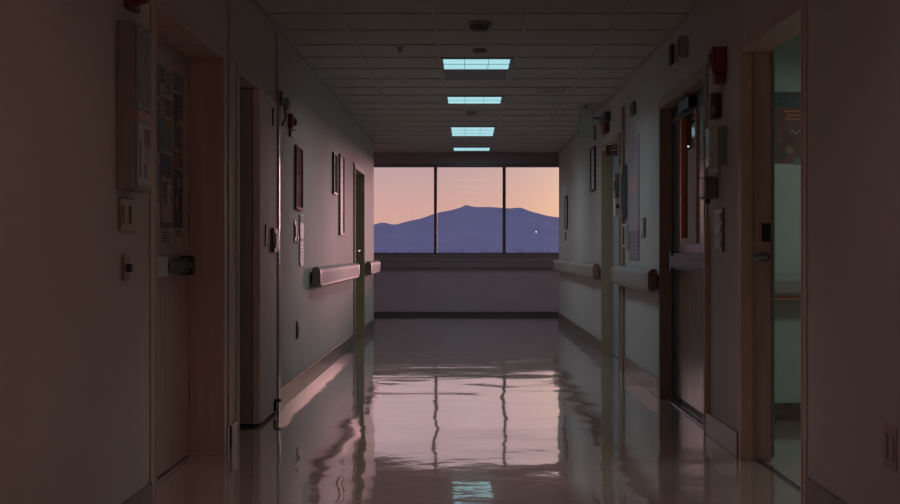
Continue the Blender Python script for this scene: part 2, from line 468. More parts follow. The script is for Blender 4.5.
# door 5: right, dark timber pair with tall vision panel
d5 = struct(empty('door_5', (X(1, -.08), 8.4, 0)))
casing(d5, 1, R2, M_CASED, .062, .12, n=.010)
YB = R2[1] - .014
o = MB(); sbox(o, 1, 8.98, YB, .008, R2[2] - .014, -.12, -.08, M_NAVY); o.build('side_panel', d5)
o = MB(); nf = -.08
sbox(o, 1, 7.565, 8.97, .05, 1.15, -.125, nf, M_DOORR); sbox(o, 1, 7.565, 8.97, 2.04, R2[2] - .014, -.125, nf, M_NAVY)
sbox(o, 1, 7.565, 8.24, 1.15, 2.04, -.125, nf, M_DOORR); sbox(o, 1, 8.86, 8.97, 1.15, 2.04, -.125, nf, M_DOORR)
lf = o.build('door_leaf', d5)
o = MB(); sbox(o, 1, 8.24, 8.86, 1.15, 2.04, -.115, -.105, M_DGLASS); o.build('vision_glass', lf)
o = MB(); o.cyl((X(1, -.1045), 8.735, 1.83), (X(1, -.0985), 8.735, 1.83), .006, mat('indicator_glow', (.6, .8, .8), .5, emit=((.75, .95, 1), 1.0)), 10); o.build('indicator', lf)['label'] = 'tiny glowing white indicator'
o = MB(); sbox(o, 1, 8.81, 8.86, 1.15, 2.04, -.104, nf + .012, M_ORANGE); o.build('orange_glazing_stop', lf)['label'] = 'orange wooden glazing stop'
o = MB(); sbox(o, 1, 8.24, 8.30, 1.15, 2.04, -.104, nf + .012, M_PINKP); sbox(o, 1, 8.30, 8.81, 1.15, 1.19, -.104, nf + .012, M_PINKP); sbox(o, 1, 8.30, 8.68, 1.19, 1.80, -.104, -.09, M_PINKP); o.build('window_stop', lf)
bar(d5, 1, 7.62, 9.05, .955, 1.095, nf, M_BLUEST, M_NAVY)
o = MB(); sbox(o, 1, 8.35, 8.75, 2.06, 2.14, nf + .001, nf + .045, M_NAVY); o.tube([(X(1, nf + .05), 8.45, 2.05), (X(1, nf + .075), 8.72, 2.02), (X(1, nf + .04), 9.0, 2.03)], .010, M_BLACK); o.build('door_closer', d5, bevel=.004)
o = MB(); sbox(o, 1, 7.6, 9.2, .0, .05, -.12, -.09, M_BLACK); sbox(o, 1, 7.6, 8.05, .0, .03, -.088, -.07, M_STEEL); o.build('dark_gap_and_kick', d5)  # black strip stands in for the dark gap under the leaf; steel kick
o = MB(); sbox(o, 1, R2[0], R2[1], 0, .006, -.06, -.035, M_DSTEEL); o.build('threshold', d5)

# door 6: far right olive frame with pale door
d6 = struct(empty('door_6', (X(1, -.1), 12.5, 0)))
casing(d6, 1, R3, M_OLIVE, .05, .1)
o = MB(); sbox(o, 1, R3[0] + .014, R3[1] - .014, .008, R3[2] - .014, -.14, -.10, M_GREYDOOR); lf = o.build('door_leaf', d6)
o = MB(); sbox(o, 1, 11.95, 12.0, 1.0, 1.18, -.1, -.09, M_STEEL); o.cyl((X(1, -.09), 11.97, 1.05), (X(1, -.04), 11.97, 1.05), .012, M_STEEL); o.cyl((X(1, -.045), 11.97, 1.05), (X(1, -.045), 12.09, 1.05), .010, M_STEEL); o.build('door_handle', lf)

# ---------------------------------------------------------------- ceiling lamps
def troffer(x0, x1, y0, y1, label, lit_to=None, watts=10, color=COOL, m=M_LIT, spread=150, nx=3, ny=2, zc=CH, group=None):
    t = thing('ceiling_light', ((x0 + x1) / 2, (y0 + y1) / 2, zc - .02), label, 'ceiling light', group)
    f = MB(); w_ = .022
    f.box(x0, x0 + w_, y0, y1, zc - .014, zc - .001, M_TBAR).box(x1 - w_, x1, y0, y1, zc - .014, zc - .001, M_TBAR)
    f.box(x0 + w_, x1 - w_, y0, y0 + w_, zc - .014, zc - .001, M_TBAR).box(x0 + w_, x1 - w_, y1 - w_, y1, zc - .014, zc - .001, M_TBAR)
    f.build('lamp_frame', t)
    yl = lit_to or y1
    lit = MB().box(x0 + w_, x1 - w_, y0 + w_, yl - w_, zc - .010, zc - .002, m).build('lit_diffuser', t)
    if lit_to: MB().box(x0 + w_, x1 - w_, yl - w_, y1 - w_, zc - .012, zc - .002, M_UNLIT).build('unlit_diffuser', t)
    b = MB()
    for i in range(1, nx): 
        xx = x0 + (x1 - x0) * i / nx; b.box(xx - .002, xx + .002, y0 + w_, yl - w_, zc - .0115, zc - .010, M_LENSBAR)
    for i in range(1, ny):
        yy = y0 + (yl - y0) * i / ny; b.box(x0 + w_, x1 - w_, yy - .006, yy + .006, zc - .0125, zc - .010, M_LENSBAR)
    b.build('diffuser_bars', lit)
    ld = bpy.data.lights.new('boost_lamp', 'AREA'); ld.shape = 'RECTANGLE'; ld.size = x1 - x0 - .08; ld.size_y = yl - y0 - .08
    ld.energy = watts; ld.color = color; ld.spread = math.radians(spread)  # area lamp added for extra downlight; its spread hides it at grazing angles
    lo = bpy.data.objects.new('boost_lamp', ld); COL.objects.link(lo); lo.parent = t
    lo.location = (0, (y0 + yl) / 2 - (y0 + y1) / 2, .004)
    return t
FX0, FX1 = -.205, .375
troffer(FX0, FX1, 9.93, 11.15, 'large ceiling light nearest the camera, half lit with a dark second panel', 10.54, LAMP_FAR)
troffer(FX0, FX1, 12.37, 12.98, 'square lit ceiling light, second from the camera', None, LAMP_FAR)
troffer(FX0, FX1, 15.42, 16.64, 'long lit ceiling light, third from the camera', None, LAMP_FAR * 1.2, ny=3)
troffer(FX0, FX1, 18.47, 19.08, 'thin lit ceiling light farthest away, just before the windows', None, LAMP_FAR * .7, ny=1)
for yy, wt, lab in ((5.66, 2.2, 'added warm fill light above the near doors, out of the frame'), (3.22, 1.5, 'added warm fill light ahead of the camera, out of the frame'),
                    (.17, 4.0, 'added warm fill light right over the camera, out of the frame'), (-2.27, 12.0, 'added warm fill light a few steps behind the camera'),
                    (-4.71, 20.0, 'added warm fill light farthest behind the camera')):
    troffer(FX0, FX1, yy, yy + .61, lab, None, wt, WARM, M_WARMLIT, 90 if yy > 5 else 135)  # unseen fill lamps, added to brighten and warm the near walls and floor
troffer(2.4, 3.0, 6.4, 7.0, 'green-white ceiling light inside the side room', None, 6.0, (.86, 1.0, .93), M_ROOMLIT, 160)

# ---------------------------------------------------------------- ceiling fittings
def disc(name, x, y, r, label, cat, mdark=M_DGREYP, depth=.05):
    t = thing(name, (x, y, CH - depth), label, cat)
    c = (x, y, CH - .004)
    MB().lathe(c, [(r, -.001), (r, -.010), (r * .92, -.016)], M_GREYP).build('base_ring', t)
    MB().lathe(c, [(r * .8, -.0165), (r * .78, -.03), (r * .55, -depth + .006), (r * .2, -depth)], mdark).build('cover', t)
    return t
disc('ceiling_diffuser', .09, 8.43, .085, 'round dark ceiling air outlet at the top middle of the view', 'air outlet', M_DGREYP, .06)
disc('smoke_detector', .105, 9.55, .055, 'small round detector on the ceiling directly before the half lit lamp', 'smoke detector', M_TBAR, .035)
disc('smoke_detector', .06, 13.8, .06, 'small round detector on the ceiling between the second and third lit lamps', 'smoke detector', M_GREYP, .045)
t = MB(); t.lathe((-.5, 9.45, CH - .002), [(.03, -.001), (.028, -.006), (.01, -.012), (.012, -.03), (.022, -.034)], M_GREYP); tag(t.build('sprinkler_head'), 'tiny sprinkler head in a ceiling tile left of the lamps', 'sprinkler')
t = MB()
for i in range(6): t.box(.70, .94, 11.76 + i * .05, 11.785 + i * .05, CH - .012, CH - .002, M_TBAR)
t.box(.68, .70, 11.73, 12.07, CH - .014, CH - .001, M_TBAR).box(.94, .96, 11.73, 12.07, CH - .014, CH - .001, M_TBAR).box(.70, .94, 11.73, 11.75, CH - .014, CH - .001, M_TBAR).box(.70, .94, 12.05, 12.07, CH - .014, CH - .001, M_TBAR)
tag(t.build('air_vent'), 'flat slatted vent in a ceiling tile right of the lamps', 'vent')

# ---------------------------------------------------------------- handrails
def rail(side, y0, y1, label, h0=.80, h1=.965, caps=(True, True), dep=.095):
    t = thing('handrail', (X(side, .04), (y0 + y1) / 2, h0), label, 'handrail', 'hospital wall handrails')
    sx = 1 if side < 0 else -1; x0 = X(side, 0)
    def prof(g, lo, hi, d):
        pts = [(.028, lo + .02), (.028, hi - .012), (.045, hi - g)]
        for i in range(7):
            a = math.radians(90 - 15 * i); pts.append((d - .045 + .045 * math.cos(a), hi - .045 + .045 * math.sin(a) - g * 0))
        pts += [(d, lo + .03), (d - .012, lo + .004), (.045, lo)]
        return [(x0 + sx * a, b) for a, b in pts]
    ca = y0 + (.10 if caps[0] else 0); cb = y1 - (.10 if caps[1] else 0)
    MB().sweep(prof(0, h0, h1, dep), ca, cb, M_RAIL, smooth=False).build('rail_cover', t, bevel=.002)
    r2 = [(x0 + sx * a, b) for a, b in [(.03, h0 - .004), (.03, h0 + .03), (dep + .0005, h0 + .028), (dep + .0005, h0 + .006), (dep - .012, h0 - .004)]]
    MB().sweep(r2, ca + .001, cb - .001, M_RAILCAP).build('lower_bumper', t)
    for k, (a, b) in enumerate(((y0, ca), (cb, y1))):
        if caps[k]: MB().sweep(prof(0, h0 - .003, h1 + .003, dep + .003), a, b, M_RAILCAP).build('end_cap', t, bevel=.006)
    n = max(2, int((y1 - y0) / .9) + 1)
    for i in range(n):
        yy = y0 + .2 + (y1 - y0 - .4) * i / (n - 1)
        b = MB(); sbox(b, side, yy - .035, yy + .035, h0 + .04, h1 - .04, .0012, .029, M_RAILCAP); b.build('bracket', t)
    return t
rail(-1, 10.42, 14.25, 'long handrail on the left wall catching pink sunset light')
rail(-1, 16.0, 17.7, 'short far handrail on the left wall ending at the corner by the windows')
rail(1, wz(1, 661), 11.66, 'handrail on the right wall below the lilac poster, nearer to the camera')
rail(1, 13.35, 19.45, 'handrail on the right wall beyond the olive door frame')
t = thing('handrail', (0, YE - .05, .8), 'handrail running across the end wall under the window sill', 'handrail', 'hospital wall handrails')
def profe(y): return [(y, .80), (y - .06, .805), (y - .075, .83), (y - .075, .90), (y - .05, .935), (y, .94)]
MB().sweep(profe(YE - .028), -5.5, 5.5, M_SILL, axis='x').build('rail_cover', t)
for i in range(12): MB().box(-5.2 + i * .95, -5.13 + i * .95, YE - .028, YE - .0005, .84, .90, M_RAILCAP).build('bracket', t)
t = thing('handrail', (2.9, 8.05, .8), 'pale handrail on the side room wall seen through the open doorway', 'handrail', 'hospital wall handrails')
MB().sweep([(8.07, .80), (8.01, .805), (7.995, .83), (7.995, .91), (8.02, .94), (8.07, .945)], 1.70, 4.1, M_RAIL, axis='x').build('rail_cover', t)
MB().box(1.70, 4.1, 8.0, 8.07, .79, .7995, M_ORANGE).build('lower_bumper', t)
for i in range(4): MB().box(1.9 + i * .6, 1.97 + i * .6, 8.07, 8.0995, .84, .9, M_RAILCAP).build('bracket', t)

# ---------------------------------------------------------------- left wall fittings
def frame_flat(name, side, y0, y1, h0, h1, dep, fm, label, cat, inner, draw=None, fw=.02, group=None):
    t = thing(name, (X(side, dep / 2), (y0 + y1) / 2, h0), label, cat, group)
    f = MB(); n0 = .001
    sbox(f, side, y0, y0 + fw, h0, h1, n0, dep, fm); sbox(f, side, y1 - fw, y1, h0, h1, n0, dep, fm)
    sbox(f, side, y0 + fw, y1 - fw, h0, h0 + fw, n0, dep, fm); sbox(f, side, y0 + fw, y1 - fw, h1 - fw, h1, n0, dep, fm)
    f.build('frame', t, bevel=.002)
    p = MB(); sbox(p, side, y0 + fw, y1 - fw, h0 + fw, h1 - fw, n0, dep - .012, inner)
    if draw: draw(p, side, y0 + fw, y1 - fw, h0 + fw, h1 - fw, dep - .012)
    p.build('picture', t)
    return t
def lines(m=M_INK, n=6, top=.12, w=.8):
    def d(p, side, y0, y1, h0, h1, nn):
        H = h1 - h0; L = y1 - y0
        for i in range(n):
            hh = h1 - H * (top + (1 - top - .08) * i / n); ln = L * w * random.uniform(.6, 1)
            sbox(p, side, y0 + L * .1, y0 + L * .1 + ln, hh - H * .018, hh, nn, nn + .0012, m)
    return d
# display box
t = thing('display_case', (X(-1, .035), 4.8, 1.33), 'shallow wall display box holding two framed notices beside the flyer covered door', 'display case')
o = MB(); sbox(o, -1, 4.68, 4.93, 1.33, 1.965, .001, .067, mat('brown_grey_case', (.30, .26, .22), .5)); o.build('case', t, bevel=.004)
o = MB(); sbox(o, -1, 4.70, 4.91, 1.64, 1.945, .068, .074, M_GREYP); sbox(o, -1, 4.72, 4.89, 1.66, 1.93, .074, .0755, mat('grey_photo', (.33, .28, .29), .5, var=.2, scale=20)); o.cyl((X(-1, .075), 4.82, 1.84), (X(-1, .079), 4.82, 1.84), .012, M_GREYP); o.build('upper_notice', t)
o = MB(); sbox(o, -1, 4.70, 4.91, 1.345, 1.60, .068, .074, M_GREYP); sbox(o, -1, 4.72, 4.90, 1.36, 1.58, .074, .0755, M_PAPER)
sbox(o, -1, 4.80, 4.89, 1.50, 1.57, .0755, .0765, M_DRED); sbox(o, -1, 4.81, 4.88, 1.45, 1.50, .0755, .0765, M_YELL); sbox(o, -1, 4.80, 4.84, 1.38, 1.44, .0755, .0765, M_DRED); sbox(o, -1, 4.73, 4.745, 1.38, 1.52, .0755, .0765, M_INK); o.build('lower_notice', t)
o = MB(); sbox(o, -1, 4.70, 4.93, 1.6, 1.635, .068, .078, M_PINKP); o.build('ledge', t)
# red beacon above
t = thing('alarm_beacon', (X(-1, .04), 4.85, 2.02), 'dark red beacon high on the left wall above the display box', 'alarm')
o = MB(); sbox(o, -1, 4.78, 4.92, 2.035, 2.15, .001, .03, M_DRED); o.build('back_box', t, bevel=.004)
o = MB(); o.cyl((X(-1, .031), 4.85, 2.09), (X(-1, .075), 4.85, 2.09), .04, M_RED, 20, .028); o.build('lens', t)
# switch plates
def plate(side, y0, y1, h0, h1, m, label, n_tog=2, name='light_switch', cat='switch', dep=.012):
    t = thing(name, (X(side, .01), (y0 + y1) / 2, h0), label, cat)
    o = MB(); sbox(o, side, y0, y1, h0, h1, .001, dep, m); o.build('cover_plate', t, bevel=.003)
    for i in range(n_tog):
        c = y0 + (y1 - y0) * (i + .5) / n_tog; w_ = (y1 - y0) / n_tog * .28; hm = (h0 + h1) / 2; hh = (h1 - h0) * .28
        b = MB(); sbox(b, side, c - w_, c + w_, hm - hh, hm + hh, dep + .0003, dep + .006, M_YELL if m is M_YELL else M_GREYP if m is not M_GREYP else M_DGREYP); b.build('rocker', t, bevel=.002)
    return t
plate(-1, 4.70, 4.90, 1.176, 1.302, M_YELL, 'double ivory switch plate on the left wall under the display box', 2, dep=.014)
t = thing('light_switch', (X(-1, .01), 4.8, .995), 'narrow ivory switch with a dark toggle, lower on the near left wall', 'switch')
o = MB(); sbox(o, -1, 4.75, 4.83, .99, 1.09, .001, .012, M_YELL); o.build('cover_plate', t, bevel=.002)
o = MB(); sbox(o, -1, 4.775, 4.805, 1.02, 1.05, .0123, .032, M_BLACK); o.build('toggle', t, bevel=.002)

# flyers on the first door (leaf face is 18 cm inside the wall plane)
def flyer(y0, y1, pt, pb, m, label, draw=None):
    pc = 466 - F * (DL + .175) / ((y0 + y1) / 2)
    s_ = (DL + .175) / (466 - pc)
    h1 = EYE + (251 - pt) * s_; h0 = EYE + (251 - pb) * s_
    p = MB(); sbox(p, -1, y0, y1, h0, h1, -.1795, -.1785, m)
    if draw: draw(p, y0, y1, h0, h1)
    return tag(p.build('flyer'), label, 'flyer', 'flyers taped to the near left door')
def blk(p, y0, y1, h0, h1, a, b, c, d, m, n=-.1785):
    sbox(p, -1, y0 + (y1 - y0) * a, y0 + (y1 - y0) * b, h0 + (h1 - h0) * c, h0 + (h1 - h0) * d, n, n + .0006, m)
def txt(n, m=M_INK, lo=.1, hi=.9):
    def d(p, y0, y1, h0, h1):
        for i in range(n):
            c = lo + (hi - lo) * (i + .2) / n
            blk(p, y0, y1, h0, h1, .1, random.uniform(.6, .92), c, c + .35 * (hi - lo) / n, m)
    return d
FT = mat('teal_print', (.13, .26, .30), .35, var=.3, scale=25)
FB = mat('dark_blue_print', (.07, .11, .19), .35, var=.3, scale=25)
FN = mat('navy_print', (.03, .045, .06), .3, var=.3, scale=25)
FG = mat('grey_print', (.26, .25, .24), .5, var=.3, scale=30)
FW_ = mat('pale_print', (.42, .37, .36), .5, var=.2, scale=30)
FP = mat('pink_print', (.50, .32, .33), .4, var=.3, scale=22)
FBR = mat('brown_print', (.20, .12, .10), .4, var=.35, scale=22)
FO = mat('orange_spot', (.75, .16, .04), .4)
FBL = mat('bright_blue_print', (.12, .24, .55), .35, var=.3, scale=25)
def big1(p, a, b, c, d):
    blk(p, a, b, c, d, .05, .95, .62, .95, FT); blk(p, a, b, c, d, .45, .75, .80, .97, FO, -.1778); txt(5, FG, .05, .55)(p, a, b, c, d)
def big2(p, a, b, c, d):
    blk(p, a, b, c, d, .08, .92, .72, .95, FB); blk(p, a, b, c, d, .08, .92, .08, .68, FP); blk(p, a, b, c, d, .15, .55, .3, .62, FBR, -.1778)
    blk(p, a, b, c, d, .6, .78, .5, .58, M_PAPER, -.1778); blk(p, a, b, c, d, .2, .35, .12, .4, FW_, -.1772); blk(p, a, b, c, d, .5, .62, .1, .34, FW_, -.1772)
flyer(5.97, 6.07, 62, 96, FN, 'dark green strip flyer at the top left of the collage on the door', txt(4, FT))
flyer(5.97, 6.07, 99, 152, FN, 'tall dark strip flyer in the left column, second from the top', txt(6, FT))
flyer(5.97, 6.07, 164, 202, FBL, 'bright blue and pink flyer low in the left column of the collage', lambda p, a, b, c, d: (blk(p, a, b, c, d, .2, .9, .1, .4, FP), blk(p, a, b, c, d, .3, .8, .6, .8, FT)))
flyer(6.085, 6.19, 66, 84, FG, 'small grey flyer at the top of the middle column', txt(3))
flyer(6.20, 6.33, 69, 97, FW_, 'pale flyer near the top of the middle column, right of the grey one', txt(5))
flyer(6.085, 6.19, 87, 116, FW_, 'pale square flyer in the middle column above the orange dotted poster', txt(4, FBR))
flyer(6.20, 6.33, 100, 117, FBR, 'small brown flyer in the middle column above the orange dotted poster', txt(3, FG))
flyer(6.085, 6.335, 119, 152, FT, 'teal poster with an orange red dot in the middle of the collage', big1)
flyer(6.085, 6.335, 154, 228, FBR, 'largest poster of the collage, dark blue top over a pinkish picture', big2)
flyer(6.10, 6.30, 229, 244, FW_, 'pale text sheet at the bottom of the collage', txt(4))
flyer(6.36, 6.57, 74, 92, FT, 'small teal flyer at the top of the right column', txt(3, FG))
flyer(6.36, 6.46, 94, 122, FN, 'dark narrow flyer in the right column, second from the top', txt(4, FG))
flyer(6.47, 6.575, 95, 121, FG, 'small grey flyer in the right column beside the door edge', txt(4))
flyer(6.36, 6.57, 124, 150, FG, 'grey text flyer halfway up the right column', txt(6, FN))
flyer(6.36, 6.57, 152, 168, FBR, 'brown flyer in the right column above the navy poster', txt(3, FW_))
flyer(6.36, 6.57, 170, 228, FN, 'tall navy poster with yellow marks in the right column', lambda p, a, b, c, d: (blk(p, a, b, c, d, .2, .5, .3, .55, M_YELL), blk(p, a, b, c, d, .3, .8, .7, .85, FT), blk(p, a, b, c, d, .4, .6, .1, .2, FBL)))
flyer(6.40, 6.55, 229, 237, FW_, 'tiny text slip under the navy poster', txt(2))

# fire bell
t = thing('fire_alarm', (X(-1, .05), 9.28, 1.9), 'small red fire alarm on the left wall beyond the folding door', 'alarm')
ya = wz(-1, 287.5)
o = MB(); sbox(o, -1, ya - .09, ya + .10, 1.99, 2.10, .001, .05, M_RED); o.build('housing', t, bevel=.006)
o = MB(); o.cyl((X(-1, .051), ya, 2.045), (X(-1, .07), ya, 2.045), .035, M_DRED, 20, .02); o.build('lens', t)
o = MB(); sbox(o, -1, ya - .05, ya + .05, 1.94, 1.985, .001, .035, M_RED); o.build('horn', t, bevel=.004)
t = MB(); sbox(t, -1, 8.97, 9.04, 2.12, 2.2, .0155, .035, M_GREYP); t.cyl((X(-1, .0355), 9.005, 2.16), (X(-1, .045), 9.005, 2.16), .018, M_GREYP)
tag(t.build('door_contact_sensor', bevel=.003), 'small dark bracket sensor on the left wall just before the red alarm', 'sensor')
# red picture
frame_flat('picture_frame', -1, 9.52, 9.90, 1.42, 1.91, .022, M_FRAMEW, 'red and pink picture in a dark frame on the left wall above a white notice', 'picture', mat('matte_red_print', (.30, .10, .12), .9, var=.1, spec=.1), lambda p, s, a, b, c, d, n: (sbox(p, s, a + .05, b - .05, c + .1, d - .2, n, n + .001, mat('matte_rose_print', (.36, .17, .19), .9, var=.1, spec=.1)),))
t = thing('notice_strip', (X(-1, .01), 9.9, .98), 'tall narrow white notice sheet hanging below the red picture', 'notice')
o = MB(); sbox(o, -1, 9.80, 10.0, .985, 1.385, .001, .012, mat('pale_lilac_sheet', (.62, .60, .78), .5)); o.build('backing', t)
o = MB(); sbox(o, -1, 9.81, 9.99, 1.32, 1.38, .0121, .0135, M_PAPER); o.build('title_sheet', t); o = MB(); sbox(o, -1, 9.81, 9.99, 1.18, 1.2, .0121, .0135, M_PINKP)
for i in range(5): sbox(o, -1, 9.82, 9.97, 1.03 + i * .028, 1.036 + i * .028, .012, .0132, M_LILACD)
o.build('text_sheet', t)
plate(-1, 9.50, 9.56, 1.17, 1.33, M_GREYP, 'slim grey wall switch left of the white notice strip', 1)
plate(-1, 9.61, 9.67, 1.16, 1.24, M_PINKP, 'small pale wall plate between the slim switch and the notice strip', 1, name='wall_plate', cat='wall plate')
plate(-1, 9.62, 9.72, .42, .56, M_DGREYP, 'dark outlet low on the left wall before the handrail', 1, name='wall_outlet', cat='outlet')
frame_flat('picture_frame', -1, 12.22, 12.57, 1.66, 2.07, .022, M_FRAMEB, 'black framed small picture on the left wall, left of the tall one', 'picture', mat('matte_brown_print', (.22, .14, .11), .9, var=.2, spec=.1), lambda p, s, a, b, c, d, n: (sbox(p, s, a + .08, b - .08, c + .08, d - .08, n, n + .001, mat('matte_dark_print', (.12, .08, .07), .9, spec=.1)),))
frame_flat('picture_frame', -1, 12.84, 13.28, 1.27, 2.10, .022, M_FRAMEW, 'tall dark framed picture on the left wall beside the small black one', 'picture', M_LILAC, lines(M_LILACD, 8))

# ---------------------------------------------------------------- right wall fittings
plate(1, 4.20, 4.32, .36, .505, mat('brown_plate', (.46, .34, .31), .5), 'outlet low on the near right wall', 2, name='wall_outlet', cat='outlet', dep=.007)
# speaker / clock high on the wall
t = thing('wall_speaker', (X(1, .03), 8.2, 2.36), 'grey box speaker high on the right wall above the dark timber door', 'speaker')
o = MB(); sbox(o, 1, 8.16, 8.25, 2.367, 2.505, .001, .052, M_GREYP); o.build('housing', t, bevel=.006)
o = MB(); sbox(o, 1, 8.172, 8.238, 2.38, 2.49, .0525, .056, M_DGREYP); o.build('grille', t)
t = thing('wall_clock', (X(1, .03), 8.55, 2.36), 'small pale wall device with a black face just beyond the grey speaker box', 'wall device')
o = MB(); sbox(o, 1, 8.507, 8.60, 2.38, 2.50, .001, .034, M_WHITE); o.build('housing', t, bevel=.005)
o = MB(); sbox(o, 1, 8.50, 8.605, 2.37, 2.51, .0345, .055, M_BLACK); o.build('face', t, bevel=.004)
t = thing('fire_alarm', (X(1, .04), 7.0, 2.02), 'dark red fire alarm box on the right wall beside the timber door', 'alarm')
o = MB(); sbox(o, 1, 6.93, 7.05, 2.09, 2.235, .001, .083, M_RED); o.build('housing', t, bevel=.006)
o = MB(); o.cyl((X(1, .0832), 6.99, 2.165), (X(1, .094), 6.99, 2.165), .04, M_DRED, 24, .03); o.build('horn', t)
o = MB(); sbox(o, 1, 6.945, 7.035, 2.035, 2.0895, .001, .068, M_DRED); o.build('strobe', t, bevel=.01)
t = thing('intercom', (X(1, .04), 7.15, 1.84), 'dark boxy intercom under the red alarm box on the right wall', 'intercom')
o = MB(); sbox(o, 1, 7.10, 7.20, 1.855, 2.0, .001, .06, M_DGREYP); hs = o.build('housing', t, bevel=.006)
o = MB(); o.box(X(1, .008), X(1, .028), 7.085, 7.0995, 1.87, 1.985, M_BLACK); o.build('handset', t, bevel=.004)
o = MB(); o.box(X(1, .036), X(1, .054), 7.092, 7.0995, 1.88, 1.92, M_GREYP); o.build('keypad', hs)
t = thing('paper_dispenser', (X(1, .05), 7.0, 1.5), 'tall green tinted dispenser on the right wall under the intercom', 'dispenser')
o = MB(); sbox(o, 1, 6.94, 7.05, 1.58, 1.795, .001, .045, M_GLASSY); o.build('body', t, bevel=.004)
o = MB(); sbox(o, 1, 6.935, 7.055, 1.565, 1.79, .0455, .10, mat('clear_green_cover', (.42, .52, .47), .2)); o.build('cover', t, bevel=.008)
o = MB(); sbox(o, 1, 6.92, 6.932, 1.51, 1.77, .04, .052, M_YELL); o.build('side_strip', t, bevel=.002)
t = thing('leaflet_holder', (X(1, .02), 7.4, 1.6), 'slim green tinted leaflet holder at the edge of the timber door frame', 'leaflet holder')
o = MB(); sbox(o, 1, 7.34, 7.42, 1.65, 1.77, .001, .05, M_GLASSY); o.build('holder', t, bevel=.003)
o = MB(); sbox(o, 1, 7.35, 7.41, 1.69, 1.80, .0505, .054, M_GREENP); o.build('leaflet', t)
t = thing('soap_dispenser', (X(1, .06), 7.25, 1.38), 'dark mauve soap dispenser with a bright rim below the green dispenser', 'dispenser')
o = MB(); sbox(o, 1, 7.17, 7.30, 1.40, 1.53, .001, .09, mat('dark_mauve_plastic', (.17, .14, .17), .3)); bd = o.build('body', t, bevel=.014)
o = MB(); sbox(o, 1, 7.155, 7.169, 1.41, 1.52, .076, .088, M_STEEL); o.build('rim', bd, bevel=.003)
o = MB(); o.cyl((X(1, .05), 7.24, 1.4), (X(1, .05), 7.24, 1.375), .015, M_BLACK); o.build('nozzle', bd)
# room plaque
t = thing('door_sign', (X(1, .01), 7.15, 1.1), 'small dark framed door sign with three tiles on the right wall', 'sign')
o = MB(); sbox(o, 1, 7.01, 7.245, 1.095, 1.34, .001, .014, M_DGREYP); pl = o.build('plate', t, bevel=.003)
for i, (a, m) in enumerate(((1.27, M_BLACK), (1.20, M_GREYP), (1.12, M_GREYP))):
    o = MB(); sbox(o, 1, 7.05, 7.2, a, a + .045, .0143, .018, m); o.build('tile', pl)
struct(sbox(MB(), 1, 7.44, 7.475, 0.14, 1.30, .001, .03, M_CASE).build('trim_5', bevel=.003))

# wall sensor and strobe further along
t = thing('wall_sensor', (X(1, .03), wz(1, 634), 2.2), 'small dark sensor high on the right wall above the lilac poster', 'sensor')
y_ = wz(1, 634.5); o = MB(); sbox(o, 1, y_ - .12, y_ + .1, wh(1, 634, 116), wh(1, 634, 103), .001, .03, M_DGREYP); o.build('housing', t, bevel=.005)
o = MB(); o.cyl((X(1, .0305), y_, 2.32), (X(1, .04), y_, 2.32), .02, M_GREYP); o.build('eye', t)
y_ = wz(1, 607.5)
t = thing('alarm_strobe', (X(1, .04), y_, 2.33), 'dark red strobe high on the right wall above the olive door frame', 'alarm')
o = MB(); sbox(o, 1, y_ - .30, y_ + .22, 2.40, 2.50, .001, .06, M_DGREYP); o.build('housing', t, bevel=.006)
o = MB(); sbox(o, 1, y_ - .18, y_ + .12, 2.30, 2.3995, .001, .05, M_DRED); o.build('lens', t, bevel=.006)
def quadbox(mb, pts, y0, y1, m): mb.sweep(pts, y0, y1, m)
# hanging sign box
t = thing('hanging_sign', (1.25, 13.2, 2.28), 'pale green box sign hanging under the ceiling by the right wall', 'sign')
o = MB(); quadbox(o, [(1.205, 2.60), (1.33, 2.61), (1.35, 2.31), (1.165, 2.285)], 13.16, 13.24, M_GREENP); o.build('sign_box', t, bevel=.004)
o = MB(); quadbox(o, [(1.21, 2.592), (1.322, 2.602), (1.34, 2.32), (1.178, 2.296)], 13.15, 13.1595, mat('pale_sign_face', (.66, .74, .70), .4)); o.build('sign_face', t)
o = MB(); o.cyl((1.27, 13.2, 2.604), (1.27, 13.2, CH - .008), .01, M_DSTEEL); o.build('hanger', t); o = MB(); o.tube([(1.335, 13.2, 2.5), (1.40, 13.2, 2.5), (DR - .001, 13.2, 2.5)], .012, M_DSTEEL); o.build('bracket', t)
t = MB(); sbox(t, 1, 13.9, 13.98, 2.33, 2.5, .001, .03, M_YELL); tag(t.build('key_switch', bevel=.005), 'small yellowish box on the right wall beside the hanging sign', 'wall box')
# framed directory
frame_flat('picture_frame', 1, 13.94, 14.4, 1.78, 2.27, .022, M_FRAMEB, 'dark framed green notice on the right wall beyond the olive door frame', 'picture', M_GREENP, lines(M_INK, 6))
frame_flat('picture_frame', 1, 17.77, 18.15, 1.42, 1.89, .022, M_FRAMEB, 'thin dark framed picture on the right wall nearest the windows', 'picture', M_PAPER)
plate(1, 18.1, 18.35, 1.25, 1.38, M_DGREYP, 'small dark plate on the right wall under the farthest picture', 1, name='wall_plate', cat='wall plate')
# red sign in olive frame
t = thing('door_sign', (X(1, .0), 12.2, 2.0), 'dark red sign with a pale round mark in the olive door frame', 'sign')
yy = 12.28
o = MB(); o.box(X(1, -.09), X(1, .075), yy, yy + .02, 2.04, 2.14, M_DRED); o.build('plate', t, bevel=.002)
o = MB(); 
for r, q in ((.033, 24),):
    pts = [(X(1, -.005) + r * 1.3 * math.cos(2 * math.pi * i / q), yy - .002, 2.09 + r * math.sin(2 * math.pi * i / q)) for i in range(q + 1)]
    o.tube(pts, .005, M_PAPER, 6)
o.box(X(1, .02), X(1, -.03), yy - .004, yy - .0005, 2.083, 2.097, M_PAPER); o.build('round_mark', t)
